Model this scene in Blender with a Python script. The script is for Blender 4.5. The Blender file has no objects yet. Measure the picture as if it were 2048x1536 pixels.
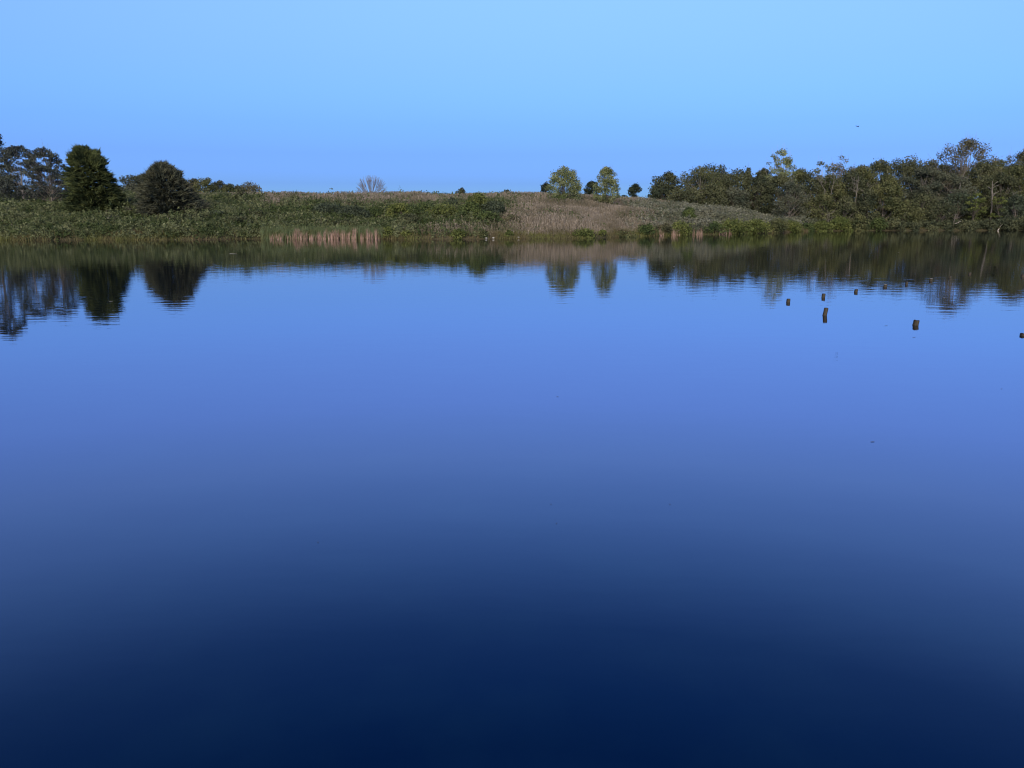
import bpy, math
import numpy as np

sc = bpy.context.scene
COL = sc.collection
R = math.radians

# ------------------------------------------------------------------ camera
FPX, PITCH, EYE = 1540.0, R(12.56), 3.0
CP, SP = math.cos(PITCH), math.sin(PITCH)
cd = bpy.data.cameras.new('camera')
cam = bpy.data.objects.new('camera', cd)
COL.objects.link(cam)
cam.location = (0, 0, EYE)
cam.rotation_euler = (math.pi / 2 - PITCH, 0, 0)
cd.sensor_width = 36.0
cd.lens = 36.0 * FPX / 2048.0
cd.clip_start = 0.1
cd.clip_end = 6000
sc.camera = cam

# ------------------------------------------------------------------ sky and light (clear dusk)
SUN_AZ, SUN_EL = 188.0, 5.0
world = bpy.data.worlds.new("World")
sc.world = world
world.use_nodes = True
nt = world.node_tree
bg = nt.nodes['Background']
sky = nt.nodes.new('ShaderNodeTexSky')
sky.sky_type = 'NISHITA'
sky.sun_disc = False
sky.sun_elevation = R(SUN_EL)
sky.sun_rotation = R(SUN_AZ)
sky.air_density = 1.0
sky.dust_density = 0.5
sky.ozone_density = 1.5
STRENGTH = 0.12
NISH = {0: (3.634, 2.590, 1.0), 2: (4.307, 4.024, 1.772), 4: (3.751, 4.302, 2.813), 6: (3.1, 4.054, 3.329), 8: (2.65, 3.719, 3.496),
        10: (2.26, 3.337, 3.489), 14: (1.744, 2.725, 3.237), 18: (1.395, 2.26, 2.903), 22: (1.157, 1.912, 2.582),
        26: (.986, 1.648, 2.305), 30: (.841, 1.423, 2.037), 34: (.737, 1.252, 1.828), 38: (.644, 1.102, 1.639), 50: (.458, .792, 1.213), 88: (.275, .477, .751)}
AIM = {0: (.215, .455, 1.0), 2: (.20, .45, 1.05), 4: (.20, .455, 1.14), 6: (.21, .50, 1.34), 8: (.238, .55, 1.54), 10: (.258, .565, 1.64), 14: (.288, .595, 1.78),
       18: (.275, .57, 1.62), 22: (.198, .455, 1.34), 26: (.108, .295, .95), 30: (.040, .150, .58), 34: (.016, .092, .42), 38: (.005, .056, .29), 50: (.014, .08, .32), 88: (.02, .08, .29)}
SC_T = 14.0
tc = nt.nodes.new('ShaderNodeTexCoord')
sx = nt.nodes.new('ShaderNodeSeparateXYZ')
rp = nt.nodes.new('ShaderNodeValToRGB')
nt.links.new(tc.outputs['Generated'], sx.inputs[0])
nt.links.new(sx.outputs['Z'], rp.inputs[0])
els = sorted(NISH)
for i, e in enumerate(els):
    el = rp.color_ramp.elements[i] if i < 2 else rp.color_ramp.elements.new(math.sin(R(e)))
    if i < 2:
        el.position = math.sin(R(e))
for e in els:
    for el in rp.color_ramp.elements:
        if abs(el.position - math.sin(R(e))) < 1e-5:
            el.color = tuple(AIM[e][k] / (NISH[e][k] * STRENGTH) / SC_T for k in range(3)) + (1,)
mul = nt.nodes.new('ShaderNodeVectorMath'); mul.operation = 'MULTIPLY'
scl = nt.nodes.new('ShaderNodeVectorMath'); scl.operation = 'SCALE'; scl.inputs['Scale'].default_value = SC_T
nt.links.new(sky.outputs[0], mul.inputs[0])
nt.links.new(rp.outputs[0], mul.inputs[1])
nt.links.new(mul.outputs[0], scl.inputs[0])
# even out the horizontal falloff of the clear-sky model (the dusk sky in view is nearly uniform)
xx = nt.nodes.new('ShaderNodeMath'); xx.operation = 'MULTIPLY'
nt.links.new(sx.outputs['X'], xx.inputs[0]); nt.links.new(sx.outputs['X'], xx.inputs[1])
xf = nt.nodes.new('ShaderNodeMath'); xf.operation = 'MULTIPLY_ADD';  xf.inputs[2].default_value = 1.0
zf = nt.nodes.new('ShaderNodeMapRange'); zf.inputs[1].default_value = 0; zf.inputs[2].default_value = .55; zf.inputs[3].default_value = .62; zf.inputs[4].default_value = -.45
nt.links.new(sx.outputs['Z'], zf.inputs[0]); nt.links.new(zf.outputs[0], xf.inputs[1])
nt.links.new(xx.outputs[0], xf.inputs[0])
ev = nt.nodes.new('ShaderNodeVectorMath'); ev.operation = 'SCALE'
nt.links.new(scl.outputs[0], ev.inputs[0]); nt.links.new(xf.outputs[0], ev.inputs['Scale'])
nt.links.new(ev.outputs[0], bg.inputs[0])
bg.inputs[1].default_value = STRENGTH

sl = bpy.data.lights.new('sun', 'SUN')
sl.energy = 4.5
sl.angle = R(50)
sl.color = (1.0, 0.85, 0.64)
sun = bpy.data.objects.new('sun', sl)
COL.objects.link(sun)
sun.rotation_euler = (R(60), 0, R(-10))       # afterglow from behind the camera, left
sc.view_settings.view_transform = 'Standard'
sc.view_settings.look = 'None'
sc.view_settings.exposure = 0.0
sc.view_settings.gamma = 1.0
sc.view_settings.use_curve_mapping = False
sc.cycles.max_bounces = 6
sc.cycles.filter_width = 1.15
sc.cycles.use_denoising = True
sc.cycles.transparent_max_bounces = 8

# ------------------------------------------------------------------ geometry of the place
def v_of(py):
    return (768.0 - py) / FPX

def shore_depth(py):                       # distance of the water surface seen at a height in the photo
    v = v_of(py)
    return EYE * (CP + v * SP) / (SP - v * CP)

def x_at(px, Y, Z=0.0):
    return (px - 1024.0) / FPX * (Y * CP - (Z - EYE) * SP)

def z_at(py, Y):
    v = v_of(py)
    return EYE + Y * (v * CP - SP) / (CP + v * SP)

def px_of(X, Y, Z):
    return 1024.0 + FPX * X / (Y * CP - (Z - EYE) * SP)

SH = [(-250, 481), (0, 480.5), (240, 480), (520, 478), (760, 478.3), (1000, 477.8), (1180, 476.3), (1310, 471.5), (1350, 470.2),
      (1480, 467.5), (1560, 465), (1620, 462.5), (1700, 461.5), (1850, 461), (2048, 461), (2300, 461)]
_sy = np.array([shore_depth(b) for a, b in SH])
_sx = np.array([x_at(a, y) for (a, b), y in zip(SH, _sy)])
_hx = np.array([-200, -60, 0, 16, 25, 34, 45, 54, 66, 90, 200.0])
_hz = np.array([5.0, 5.1, 5.15, 5.1, 4.6, 3.7, 2.6, 1.9, 1.6, 1.9, 3.0])

def hash2(ix, iy, s):
    n = (ix.astype(np.int64) * 374761393 + iy.astype(np.int64) * 668265263 + s * 1442695041) & 0x7fffffff
    n = ((n ^ (n >> 13)) * 1274126177) & 0x7fffffff
    return ((n ^ (n >> 16)) & 0xffff) / 65535.0

def noise(x, y, f, s=0):
    x = np.asarray(x, float) * f + 1000; y = np.asarray(y, float) * f + 1000
    ix = np.floor(x); iy = np.floor(y); fx = x - ix; fy = y - iy
    fx = fx * fx * (3 - 2 * fx); fy = fy * fy * (3 - 2 * fy)
    a = hash2(ix, iy, s); b = hash2(ix + 1, iy, s); c = hash2(ix, iy + 1, s); d = hash2(ix + 1, iy + 1, s)
    return (a * (1 - fx) + b * fx) * (1 - fy) + (c * (1 - fx) + d * fx) * fy

def shore(X):
    X = np.asarray(X, float)
    return np.interp(X, _sx, _sy) + (noise(X, 0 * X, .35, 3) - .5) * 1.3 + (noise(X, 0 * X, 1.3, 4) - .5) * .5

def ground(X, Y):
    X = np.asarray(X, float); Y = np.asarray(Y, float)
    s = Y - shore(X)
    back = np.maximum(np.abs(X) - 165, -Y - 3)
    t = np.clip(s / 48.0, 0, 1)
    h = np.interp(X, _hx, _hz) * np.sin(t * math.pi / 2) ** .95
    h = h + .22 * np.clip(s / .8, 0, 1) + (noise(X, Y, .12, 1) - .5) * .55 * np.clip(s / 10, 0, 1) - np.clip(s - 60, 0, 900) * .006
    h = np.where(s < 0, np.maximum(-2.2, .22 * s), h)
    b = np.clip(back / 25, 0, 1) * 2.2 + .2
    h = np.where(back > 0, np.maximum(h, b), h)
    h = np.where((back <= 0) & (back > -9), np.maximum(h, .22 * back), h)
    return h

def g1(X, Y):
    return float(ground(np.array([X]), np.array([Y]))[0])

# ------------------------------------------------------------------ helpers
def link_mesh(name, verts, faces, mats, parent=None, fmat=None, var=None, smooth=False):
    me = bpy.data.meshes.new(name)
    if isinstance(faces, np.ndarray):
        n, k = faces.shape
        me.vertices.add(len(verts)); me.vertices.foreach_set('co', np.asarray(verts, np.float32).ravel())
        me.loops.add(n * k); me.loops.foreach_set('vertex_index', faces.astype(np.int32).ravel())
        me.polygons.add(n); me.polygons.foreach_set('loop_start', np.arange(n, dtype=np.int32) * k)
    else:
        me.from_pydata([tuple(v) for v in verts], [], [tuple(f) for f in faces])
    for m in (mats if isinstance(mats, (list, tuple)) else [mats]):
        me.materials.append(m)
    if fmat is not None:
        me.polygons.foreach_set('material_index', np.asarray(fmat, np.int32))
    if var is not None:
        at = me.attributes.new('shade_mix', 'FLOAT', 'FACE')
        at.data.foreach_set('value', np.asarray(var, np.float32))
    if smooth:
        me.polygons.foreach_set('use_smooth', [True] * len(me.polygons))
    me.update(calc_edges=True)
    o = bpy.data.objects.new(name, me)
    COL.objects.link(o)
    if parent:
        o.parent = parent
    return o

def empty(name, loc, label, cat, group=None):
    o = bpy.data.objects.new(name, None)
    COL.objects.link(o)
    o.location = loc
    o.empty_display_size = .5
    o['label'] = label; o['category'] = cat
    if group:
        o['group'] = group
    return o

class Tubes:
    def __init__(self):
        self.v = []; self.f = []; self.n = 0
    def add(self, pts, rad, sides=5, cap=True):
        pts = np.asarray(pts, float); k = len(pts)
        d = np.gradient(pts, axis=0); d /= np.linalg.norm(d, axis=1)[:, None] + 1e-9
        ref = np.array([1, 0, 0.]) if abs(d[0, 0]) < .8 else np.array([0, 1, 0.])
        a = np.cross(d, ref); a /= np.linalg.norm(a, axis=1)[:, None] + 1e-9
        b = np.cross(d, a)
        th = np.arange(sides) * 2 * math.pi / sides
        ring = pts[:, None] + np.asarray(rad)[:, None, None] * (np.cos(th)[None, :, None] * a[:, None] + np.sin(th)[None, :, None] * b[:, None])
        self.v.append(ring.reshape(-1, 3))
        for i in range(k - 1):
            for j in range(sides):
                p = self.n + i * sides + j; q = self.n + i * sides + (j + 1) % sides
                self.f.append((p, q, q + sides, p + sides))
        if cap:
            c = self.n + (k - 1) * sides
            if sides == 4:
                self.f.append((c, c + 1, c + 2, c + 3))
        self.n += k * sides
    def build(self, name, mat, parent=None):
        return link_mesh(name, np.concatenate(self.v), np.array(self.f), mat, parent, smooth=True)

def leaf_tris(C, size, rng, N=None, aspect=1.0, up=.35):
    """one small leaf spray (a triangle) at each centre, random attitude biased to face up and outward"""
    n = len(C)
    nrm = rng.normal(size=(n, 3)) * .8
    if N is not None:
        nrm += N
    nrm[:, 2] += up
    nrm /= np.linalg.norm(nrm, axis=1)[:, None] + 1e-9
    t = rng.normal(size=(n, 3)); t -= nrm * (t * nrm).sum(1)[:, None]; t /= np.linalg.norm(t, axis=1)[:, None] + 1e-9
    b = np.cross(nrm, t)
    s = (np.asarray(size) * rng.uniform(.6, 1.3, n))[:, None]
    V = np.empty((n, 3, 3))
    V[:, 0] = C + t * s * .62 * aspect
    V[:, 1] = C - t * s * .38 * aspect + b * s * .5
    V[:, 2] = C - t * s * .38 * aspect - b * s * .5
    return V.reshape(-1, 3), np.arange(n * 3).reshape(n, 3)

# ------------------------------------------------------------------ materials
def nodes(m):
    m.use_nodes = True
    n = m.node_tree
    n.nodes.clear()
    out = n.nodes.new('ShaderNodeOutputMaterial')
    return n, out

def rgb(n, c):
    x = n.nodes.new('ShaderNodeRGB'); x.outputs[0].default_value = (*c, 1); return x.outputs[0]

def mixc(n, f, a, b):
    x = n.nodes.new('ShaderNodeMix'); x.data_type = 'RGBA'
    if isinstance(f, float): x.inputs[0].default_value = f
    else: n.links.new(f, x.inputs[0])
    n.links.new(a, x.inputs[6]); n.links.new(b, x.inputs[7])
    return x.outputs[2]

def noise_fac(n, scale, lo=.35, hi=.65, detail=3, coord='Object', vec=None):
    t = n.nodes.new('ShaderNodeTexNoise'); t.inputs['Scale'].default_value = scale; t.inputs['Detail'].default_value = detail
    if vec is None:
        c = n.nodes.new('ShaderNodeNewGeometry')
        n.links.new(c.outputs['Position'], t.inputs['Vector'])
    else:
        n.links.new(vec, t.inputs['Vector'])
    m = n.nodes.new('ShaderNodeMapRange'); m.inputs[1].default_value = lo; m.inputs[2].default_value = hi
    n.links.new(t.outputs['Fac'], m.inputs[0])
    return m.outputs[0]

_mc = {}
def foliage(name, a, b, c, patch=.5, trans=.3, patch_lo=.42, patch_hi=.62):
    """a..b by leaf, patches of c by branch"""
    if name in _mc: return _mc[name]
    m = bpy.data.materials.new(name); n, out = nodes(m)
    at = n.nodes.new('ShaderNodeAttribute'); at.attribute_name = 'shade_mix'
    col = mixc(n, at.outputs['Fac'], rgb(n, a), rgb(n, b))
    col = mixc(n, noise_fac(n, patch, patch_lo, patch_hi), col, rgb(n, c))
    d = n.nodes.new('ShaderNodeBsdfDiffuse'); t = n.nodes.new('ShaderNodeBsdfTranslucent')
    n.links.new(col, d.inputs[0]); n.links.new(col, t.inputs[0])
    mx = n.nodes.new('ShaderNodeMixShader'); mx.inputs[0].default_value = trans
    n.links.new(d.outputs[0], mx.inputs[1]); n.links.new(t.outputs[0], mx.inputs[2])
    n.links.new(mx.outputs[0], out.inputs[0])
    _mc[name] = m
    return m

def bark(name, a, b, scale=6.0, rough=.9):
    if name in _mc: return _mc[name]
    m = bpy.data.materials.new(name); n, out = nodes(m)
    mp = n.nodes.new('ShaderNodeMapping'); g = n.nodes.new('ShaderNodeTexCoord')
    mp.inputs['Scale'].default_value = (1, 1, .15)
    n.links.new(g.outputs['Object'], mp.inputs[0])
    f = noise_fac(n, scale, .35, .65, 5, vec=mp.outputs[0])
    col = mixc(n, f, rgb(n, a), rgb(n, b))
    p = n.nodes.new('ShaderNodeBsdfPrincipled'); p.inputs['Roughness'].default_value = rough
    p.inputs['Specular IOR Level'].default_value = .2
    n.links.new(col, p.inputs['Base Color'])
    bp = n.nodes.new('ShaderNodeBump'); bp.inputs['Strength'].default_value = .6; bp.inputs['Distance'].default_value = .02
    n.links.new(f, bp.inputs['Height']); n.links.new(bp.outputs[0], p.inputs['Normal'])
    n.links.new(p.outputs[0], out.inputs[0])
    _mc[name] = m
    return m

F = {
    'cedar':    foliage('cedar_foliage', (.056, .074, .026), (.122, .138, .054), (.034, .048, .024), .8, .12),
    'cedar2':   foliage('grey_cedar_foliage', (.070, .077, .046), (.130, .130, .086), (.048, .057, .042), .8, .12),
    'locust':   foliage('locust_foliage', (.066, .084, .064), (.120, .136, .106), (.054, .062, .058), .6, .3),
    'dark':     foliage('dark_foliage', (.060, .070, .040), (.110, .118, .062), (.046, .057, .034), .5, .22),
    'oak':      foliage('oak_foliage', (.030, .042, .026), (.055, .068, .040), (.024, .036, .026), .5, .2),
    'olive':    foliage('olive_foliage', (.098, .110, .046), (.170, .172, .078), (.070, .084, .040), .5, .28),
    'mid':      foliage('mid_green_foliage', (.084, .097, .050), (.155, .160, .082), (.066, .077, .044), .45, .25),
    'grey':     foliage('grey_green_foliage', (.090, .102, .066), (.160, .168, .112), (.066, .080, .054), .5, .3),
    'brown':    foliage('browning_foliage', (.115, .108, .060), (.185, .168, .100), (.080, .086, .048), .6, .3),
    'syc':      foliage('sycamore_foliage', (.200, .240, .100), (.370, .395, .205), (.140, .168, .070), .8, .4),
    'lime':     foliage('yellow_green_foliage', (.120, .148, .042), (.215, .235, .080), (.085, .110, .036), .9, .35),
    'shrub':    foliage('shrub_foliage', (.070, .100, .036), (.135, .165, .060), (.050, .075, .032), .7, .3),
    'blue':     foliage('blue_green_foliage', (.058, .078, .048), (.120, .145, .092), (.055, .070, .045), .7, .3),
    'weed':     foliage('green_weeds', (.100, .122, .056), (.225, .240, .125), (.062, .086, .034), .45, .3, .40, .60),
    'paleweed': foliage('pale_weeds', (.150, .158, .108), (.275, .275, .200), (.110, .122, .075), .25, .3),
    'sedge':    foliage('shore_sedge_green', (.110, .125, .040), (.190, .195, .075), (.140, .115, .065), .25, .3),
    'dry':      foliage('dry_grass_tan', (.192, .164, .122), (.345, .295, .222), (.122, .112, .072), .30, .25, .44, .66),
    'reedtan':  foliage('dead_reed_tan', (.300, .200, .150), (.470, .335, .265), (.230, .165, .125), 2.0, .25),
    'reedgreen': foliage('reed_green', (.080, .120, .055), (.150, .190, .095), (.120, .130, .060), 1.0, .3),
}
BK = {
    'grey': bark('grey_bark', (.12, .105, .085), (.24, .21, .17)),
    'pale': bark('pale_bark', (.24, .22, .19), (.42, .39, .34)),
    'dark': bark('dark_bark', (.05, .042, .034), (.11, .095, .075)),
    'snag': bark('snag_bark', (.10, .09, .075), (.20, .18, .15)),
    'dead': bark('dead_wood', (.30, .265, .225), (.46, .42, .37)),
}

# ------------------------------------------------------------------ water
m = bpy.data.materials.new('lake_water'); n, out = nodes(m)
p = n.nodes.new('ShaderNodeBsdfPrincipled')
p.inputs['Base Color'].default_value = (.0004, .003, .009, 1)
p.inputs['Roughness'].default_value = .022
p.inputs['IOR'].default_value = 2.2
geo = n.nodes.new('ShaderNodeNewGeometry')
# drowned weed beds just show through the water
n.links.new(mixc(n, noise_fac(n, .9, .45, .75, 5), rgb(n, (.0003, .0022, .008)), rgb(n, (.0022, .0085, .014))), p.inputs['Base Color'])
def wave(scale_vec, nscale, detail, dist, prev):
    mp = n.nodes.new('ShaderNodeMapping'); mp.inputs['Scale'].default_value = scale_vec
    n.links.new(geo.outputs['Position'], mp.inputs[0])
    t = n.nodes.new('ShaderNodeTexNoise'); t.inputs['Scale'].default_value = nscale; t.inputs['Detail'].default_value = detail
    n.links.new(mp.outputs[0], t.inputs['Vector'])
    b = n.nodes.new('ShaderNodeBump'); n.links.new(calm.outputs[0], b.inputs['Strength']); b.inputs['Distance'].default_value = dist
    n.links.new(t.outputs['Fac'], b.inputs['Height'])
    if prev is not None: n.links.new(prev, b.inputs['Normal'])
    return b.outputs[0]
sy_ = n.nodes.new('ShaderNodeSeparateXYZ'); n.links.new(geo.outputs['Position'], sy_.inputs[0])
calm = n.nodes.new('ShaderNodeMapRange'); calm.inputs[1].default_value = 10; calm.inputs[2].default_value = 26; calm.inputs[3].default_value = .12
n.links.new(sy_.outputs['Y'], calm.inputs[0])           # sheltered, calm water close to the near shore
w1 = wave((.35, 1.0, 1), 2.2, 3.0, .0042, None)
w2 = wave((.07, .28, 1), 1.0, 1.0, .0018, w1)
n.links.new(w2, p.inputs['Normal'])
n.links.new(p.outputs[0], out.inputs[0])
o = link_mesh('lake_water', [(-190, -12, 0), (190, -12, 0), (190, 160, 0), (-190, 160, 0)], [(0, 1, 2, 3)], m)
o['kind'] = 'structure'

# ------------------------------------------------------------------ ground
xs = np.unique(np.concatenate([np.linspace(-1500, -170, 20), np.linspace(-170, -70, 40), np.linspace(-70, 100, 230), np.linspace(100, 170, 30), np.linspace(170, 1500, 20)]))
ys = np.unique(np.concatenate([np.linspace(-400, -30, 12), np.linspace(-30, 0, 25), np.linspace(0, 80, 14), np.linspace(80, 190, 190), np.linspace(190, 400, 24), np.linspace(400, 3500, 24)]))
GX, GY = np.meshgrid(xs, ys)
GZ = ground(GX, GY)
V = np.stack([GX, GY, GZ], -1).reshape(-1, 3)
nx = len(xs); ny = len(ys)
idx = (np.arange(ny - 1)[:, None] * nx + np.arange(nx - 1)[None]).ravel()
Fq = np.stack([idx, idx + 1, idx + 1 + nx, idx + nx], 1)
m = bpy.data.materials.new('meadow_soil'); n, out = nodes(m)
c = mixc(n, noise_fac(n, .15, .4, .6), rgb(n, (.060, .062, .032)), rgb(n, (.105, .092, .056)))
c = mixc(n, noise_fac(n, 3.0, .3, .7), c, rgb(n, (.055, .05, .03)))
d = n.nodes.new('ShaderNodeBsdfDiffuse'); n.links.new(c, d.inputs[0]); n.links.new(d.outputs[0], out.inputs[0])
o = link_mesh('ground', V, Fq, m, smooth=True)
o['kind'] = 'structure'

# ------------------------------------------------------------------ crowns and trees
PROF = {
    'round':  lambda t: np.sqrt(np.clip(1 - (2 * t - 1) ** 2, 0, 1)),
    'egg':    lambda t: np.sqrt(np.clip(1 - ((t - .40) / .60) ** 2, 0, 1)) * np.clip(.45 + t * 2.5, 0, 1),
    'dome':   lambda t: np.sqrt(np.clip(1 - t ** 3.0, 0, 1)) * np.clip(.7 + t * 1.5, 0, 1),
    'broad':  lambda t: np.sqrt(np.clip(1 - t ** 5.0, 0, 1)) * np.clip(.7 + t * 1.5, 0, 1),
    'bush':   lambda t: np.sqrt(np.clip(1 - t ** 2, 0, 1)) * np.clip(.75 + t, 0, 1),
    'vase':   lambda t: np.clip(.30 + 1.0 * t, 0, 1) * np.sqrt(np.clip(1 - np.clip((t - .55) / .46, 0, 1) ** 2.4, 0, 1)),
    'cone':   lambda t: np.clip(1 - t, 0, 1) ** .75,
}

def crown_cloud(rng, W, H0, H1, prof, lobes, leaf, fill, lobe_r=.2, flat=.8, ragged=.0, D=None):
    """leaf centres and outward normals of an uneven crown of leafy clumps"""
    D = D or W
    t = rng.uniform(.02, .98, lobes)
    r = PROF[prof](t)
    th = rng.uniform(0, 2 * math.pi, lobes)
    q = np.sqrt(rng.uniform(.1, 1, lobes)) if prof != 'vase' else np.sqrt(rng.uniform(.05, 1, lobes))
    hr = rng.uniform(.7, 1.3, lobes) * lobe_r * W
    rr = np.maximum(r * W / 2 - hr * .6, 0) * q
    Hh = H1 - H0
    cx = np.cos(th) * rr * (1 + ragged * rng.uniform(-.1, .35, lobes)); cy = np.sin(th) * rr * D / W
    cz = H0 + hr * .5 + t * np.maximum(Hh - hr * 1.1, .1)
    cz = np.minimum(cz, H1 - hr * flat)
    e = int(lobes * .4)                                  # clumps that reach the outline
    te = rng.uniform(.1, 1, e) ** .8
    if prof in ('dome', 'broad', 'bush', 'round', 'egg'):
        re = np.maximum(PROF[prof](te) * W / 2 - hr[:e] * .75, 0); a = rng.uniform(0, 2 * math.pi, e)
        cx[:e] = np.cos(a) * re * rng.uniform(.85, 1.1, e); cy[:e] = np.sin(a) * re * D / W
        cz[:e] = H0 + te * Hh - hr[:e] * flat * rng.uniform(.6, 1.1, e)
    L = np.stack([cx, cy, cz], 1)
    w = hr ** 2; w /= w.sum()
    n = int(max(120, fill * W * Hh / leaf ** 2))
    k = rng.choice(lobes, n, p=w)
    u = rng.normal(size=(n, 3)); u /= np.linalg.norm(u, axis=1)[:, None]
    rad = hr[k] * (rng.uniform(.15, 1, n) ** .45) * (1 + .35 * np.abs(rng.normal(size=n)) * (rng.uniform(size=n) < .16))
    P = L[k] + u * rad[:, None] * np.array([1, 1, flat])
    P[:, 2] = np.maximum(P[:, 2], H0 * .6)
    return P, u, L, hr

_spec = []
def plant(name, label, cat, px, Y, top, wpx, prof='round', col='mid', base=.0, lobes=26, leaf=.3, fill=5.0, lobe_r=.19, flat=.8,
          trunk='grey', tr=.14, group=None, seed=None, branches=.6, limb_r=.05, X=None, sink=.15, lean=0.0, stems=1, D=None):
    """a tree or shrub with trunk/stems and crown; its top reaches photo row `top` at distance Y"""
    rng = np.random.default_rng(int(seed) if seed is not None else int(px * 13 + top) % 99991)
    zt = z_at(top, Y)
    Xc = x_at(px, Y, zt * .5 + 1) if X is None else X
    z0 = g1(Xc, Y) - sink
    H = max(zt - z0, .5)
    W = wpx / FPX * Y * (1.15 if name == 'forest_tree' else 1.0)
    P, u, L, hr = crown_cloud(rng, W, H * base, H, prof, lobes, leaf, fill, lobe_r, flat, .4, D and D / FPX * Y)
    P[:, 0] += lean * P[:, 2]; L[:, 0] += lean * L[:, 2]
    root = empty(name, (Xc, Y, z0), label, cat, group)
    V, Fc = leaf_tris(P, leaf, rng, u * .9)
    tree = cat.endswith('tree')
    link_mesh('crown' if tree else 'foliage', V, Fc, F[col], root, var=rng.uniform(0, 1, len(Fc)))
    T = Tubes()
    top_h = H * (.82 if tree else .5)
    st = []
    for s in range(stems):
        a = rng.uniform(0, 6.28); sp = 0 if stems == 1 else rng.uniform(.12, .3) * W
        pts = np.array([[math.cos(a) * sp * .08, math.sin(a) * sp * .08, -.1],
                        [math.cos(a) * sp * .4 + rng.normal() * .04 * H, math.sin(a) * sp * .4, top_h * .35],
                        [math.cos(a) * sp * .8 + rng.normal() * .04 * H, math.sin(a) * sp * .8, top_h * .7],
                        [math.cos(a) * sp + rng.normal() * .03 * H, math.sin(a) * sp, top_h]])
        pts[:, 0] += lean * pts[:, 2]
        r0 = tr * (1 if stems == 1 else .6)
        T.add(pts, [r0, r0 * .75, r0 * .45, r0 * .15], 6 if tree else 4)
        st.append(pts)
    nb = int(len(L) * branches)
    for i in rng.permutation(len(L))[:nb]:
        pts = st[rng.integers(len(st))]
        h = np.clip((L[i, 2] - H * .15) * rng.uniform(.4, .75), H * .08, top_h * .95)
        s0 = np.array([np.interp(h, pts[:, 2], pts[:, k]) for k in range(3)])
        mid = (s0 + L[i]) / 2 + np.array([0, 0, -.04 * H]) + rng.normal(size=3) * .03 * H
        e = L[i] + (L[i] - s0) * .25
        T.add([s0, mid, L[i], e], [limb_r, limb_r * .7, limb_r * .4, limb_r * .12], 4)
    T.build('trunk' if tree else 'stems', BK[trunk], root)
    return root

# ---- cedars -------------------------------------------------------
def cedar(name, label, px, Y, top, base_py, wtab, col, seed, tips, cshift, wscale=.8):
    rng = np.random.default_rng(seed)
    zt = z_at(top, Y)
    Xc = x_at(px, Y, 5)
    z0 = g1(Xc, Y) - .1
    H = zt - z0
    m2 = Y / FPX
    root = empty(name, (Xc, Y, z0), label, 'cedar tree')
    nt_ = 1250
    t = rng.uniform(0, 1, nt_) ** .75                  # 0 top .. 1 bottom
    layer = np.round(t * 13) / 13
    t = t * .42 + layer * .58 + rng.normal(size=nt_) * .008
    t = np.clip(t, 0.0, 1)
    th = rng.uniform(0, 2 * math.pi, nt_)
    lob = 1 + .12 * np.sin(th * 3 + t * 9) + .09 * np.sin(th * 7 + t * 21) + .11 * rng.normal(size=nt_)
    r = np.interp(t, [a for a, b in wtab], [b for a, b in wtab]) * m2 / 2 * lob * wscale
    q = rng.uniform(.25, 1, nt_) ** .35
    sh = np.interp(t, [0, 1], cshift) * m2
    C = np.stack([np.cos(th) * r * q + sh, np.sin(th) * r * q, H * (1 - t * .95) - .35 * q * r * .25], 1)
    # leaders
    for (dx, h, k) in tips:
        a = np.stack([rng.normal(size=k) * .22 + dx * m2, rng.normal(size=k) * .22, H * h - rng.uniform(0, .11, k) * H], 1)
        a[:, 0] = dx * m2 + (a[:, 0] - dx * m2) * (.2 + 7 * (H * h - a[:, 2]) / H)
        C = np.concatenate([C, a]); th = np.concatenate([th, rng.uniform(0, 6.28, k)])
        t = np.concatenate([t, np.zeros(k)])
    n = len(C); k = 20
    up = np.where(t < .25, .95, .22)
    ax = np.stack([np.cos(th), np.sin(th), up], 1); ax /= np.linalg.norm(ax, axis=1)[:, None]
    V = np.empty((n, k, 3, 3))
    for j in range(k):
        d = ax + rng.normal(size=(n, 3)) * .34; d /= np.linalg.norm(d, axis=1)[:, None]
        s = rng.uniform(.35, .85, n)[:, None]
        w = np.cross(d, rng.normal(size=(n, 3))); w /= np.linalg.norm(w, axis=1)[:, None]
        b0 = C + rng.normal(size=(n, 3)) * np.array([.17, .17, .06])
        V[:, j, 0] = b0 + d * s
        V[:, j, 1] = b0 - d * s * .15 + w * .085
        V[:, j, 2] = b0 - d * s * .15 - w * .085
    var = np.repeat(rng.uniform(0, 1, n), k) * .6 + rng.uniform(0, .4, n * k)
    link_mesh('crown', V.reshape(-1, 3), np.arange(n * k * 3).reshape(-1, 3), F[col], root, var=var)
    T = Tubes()
    T.add([(0, 0, -.2), (.05, 0, H * .4), (sh.mean() * .3, 0, H * .9)], [.26, .18, .04], 7)
    for i in rng.permutation(nt_)[:70]:
        hz = max(C[i, 2] - .25, .2)
        T.add([(0, 0, hz), tuple(C[i] * np.array([.6, .6, 1]) - np.array([0, 0, .1])), tuple(C[i])], [.05, .035, .012], 4)
    T.build('trunk', BK['dark'], root)
    return root

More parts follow.
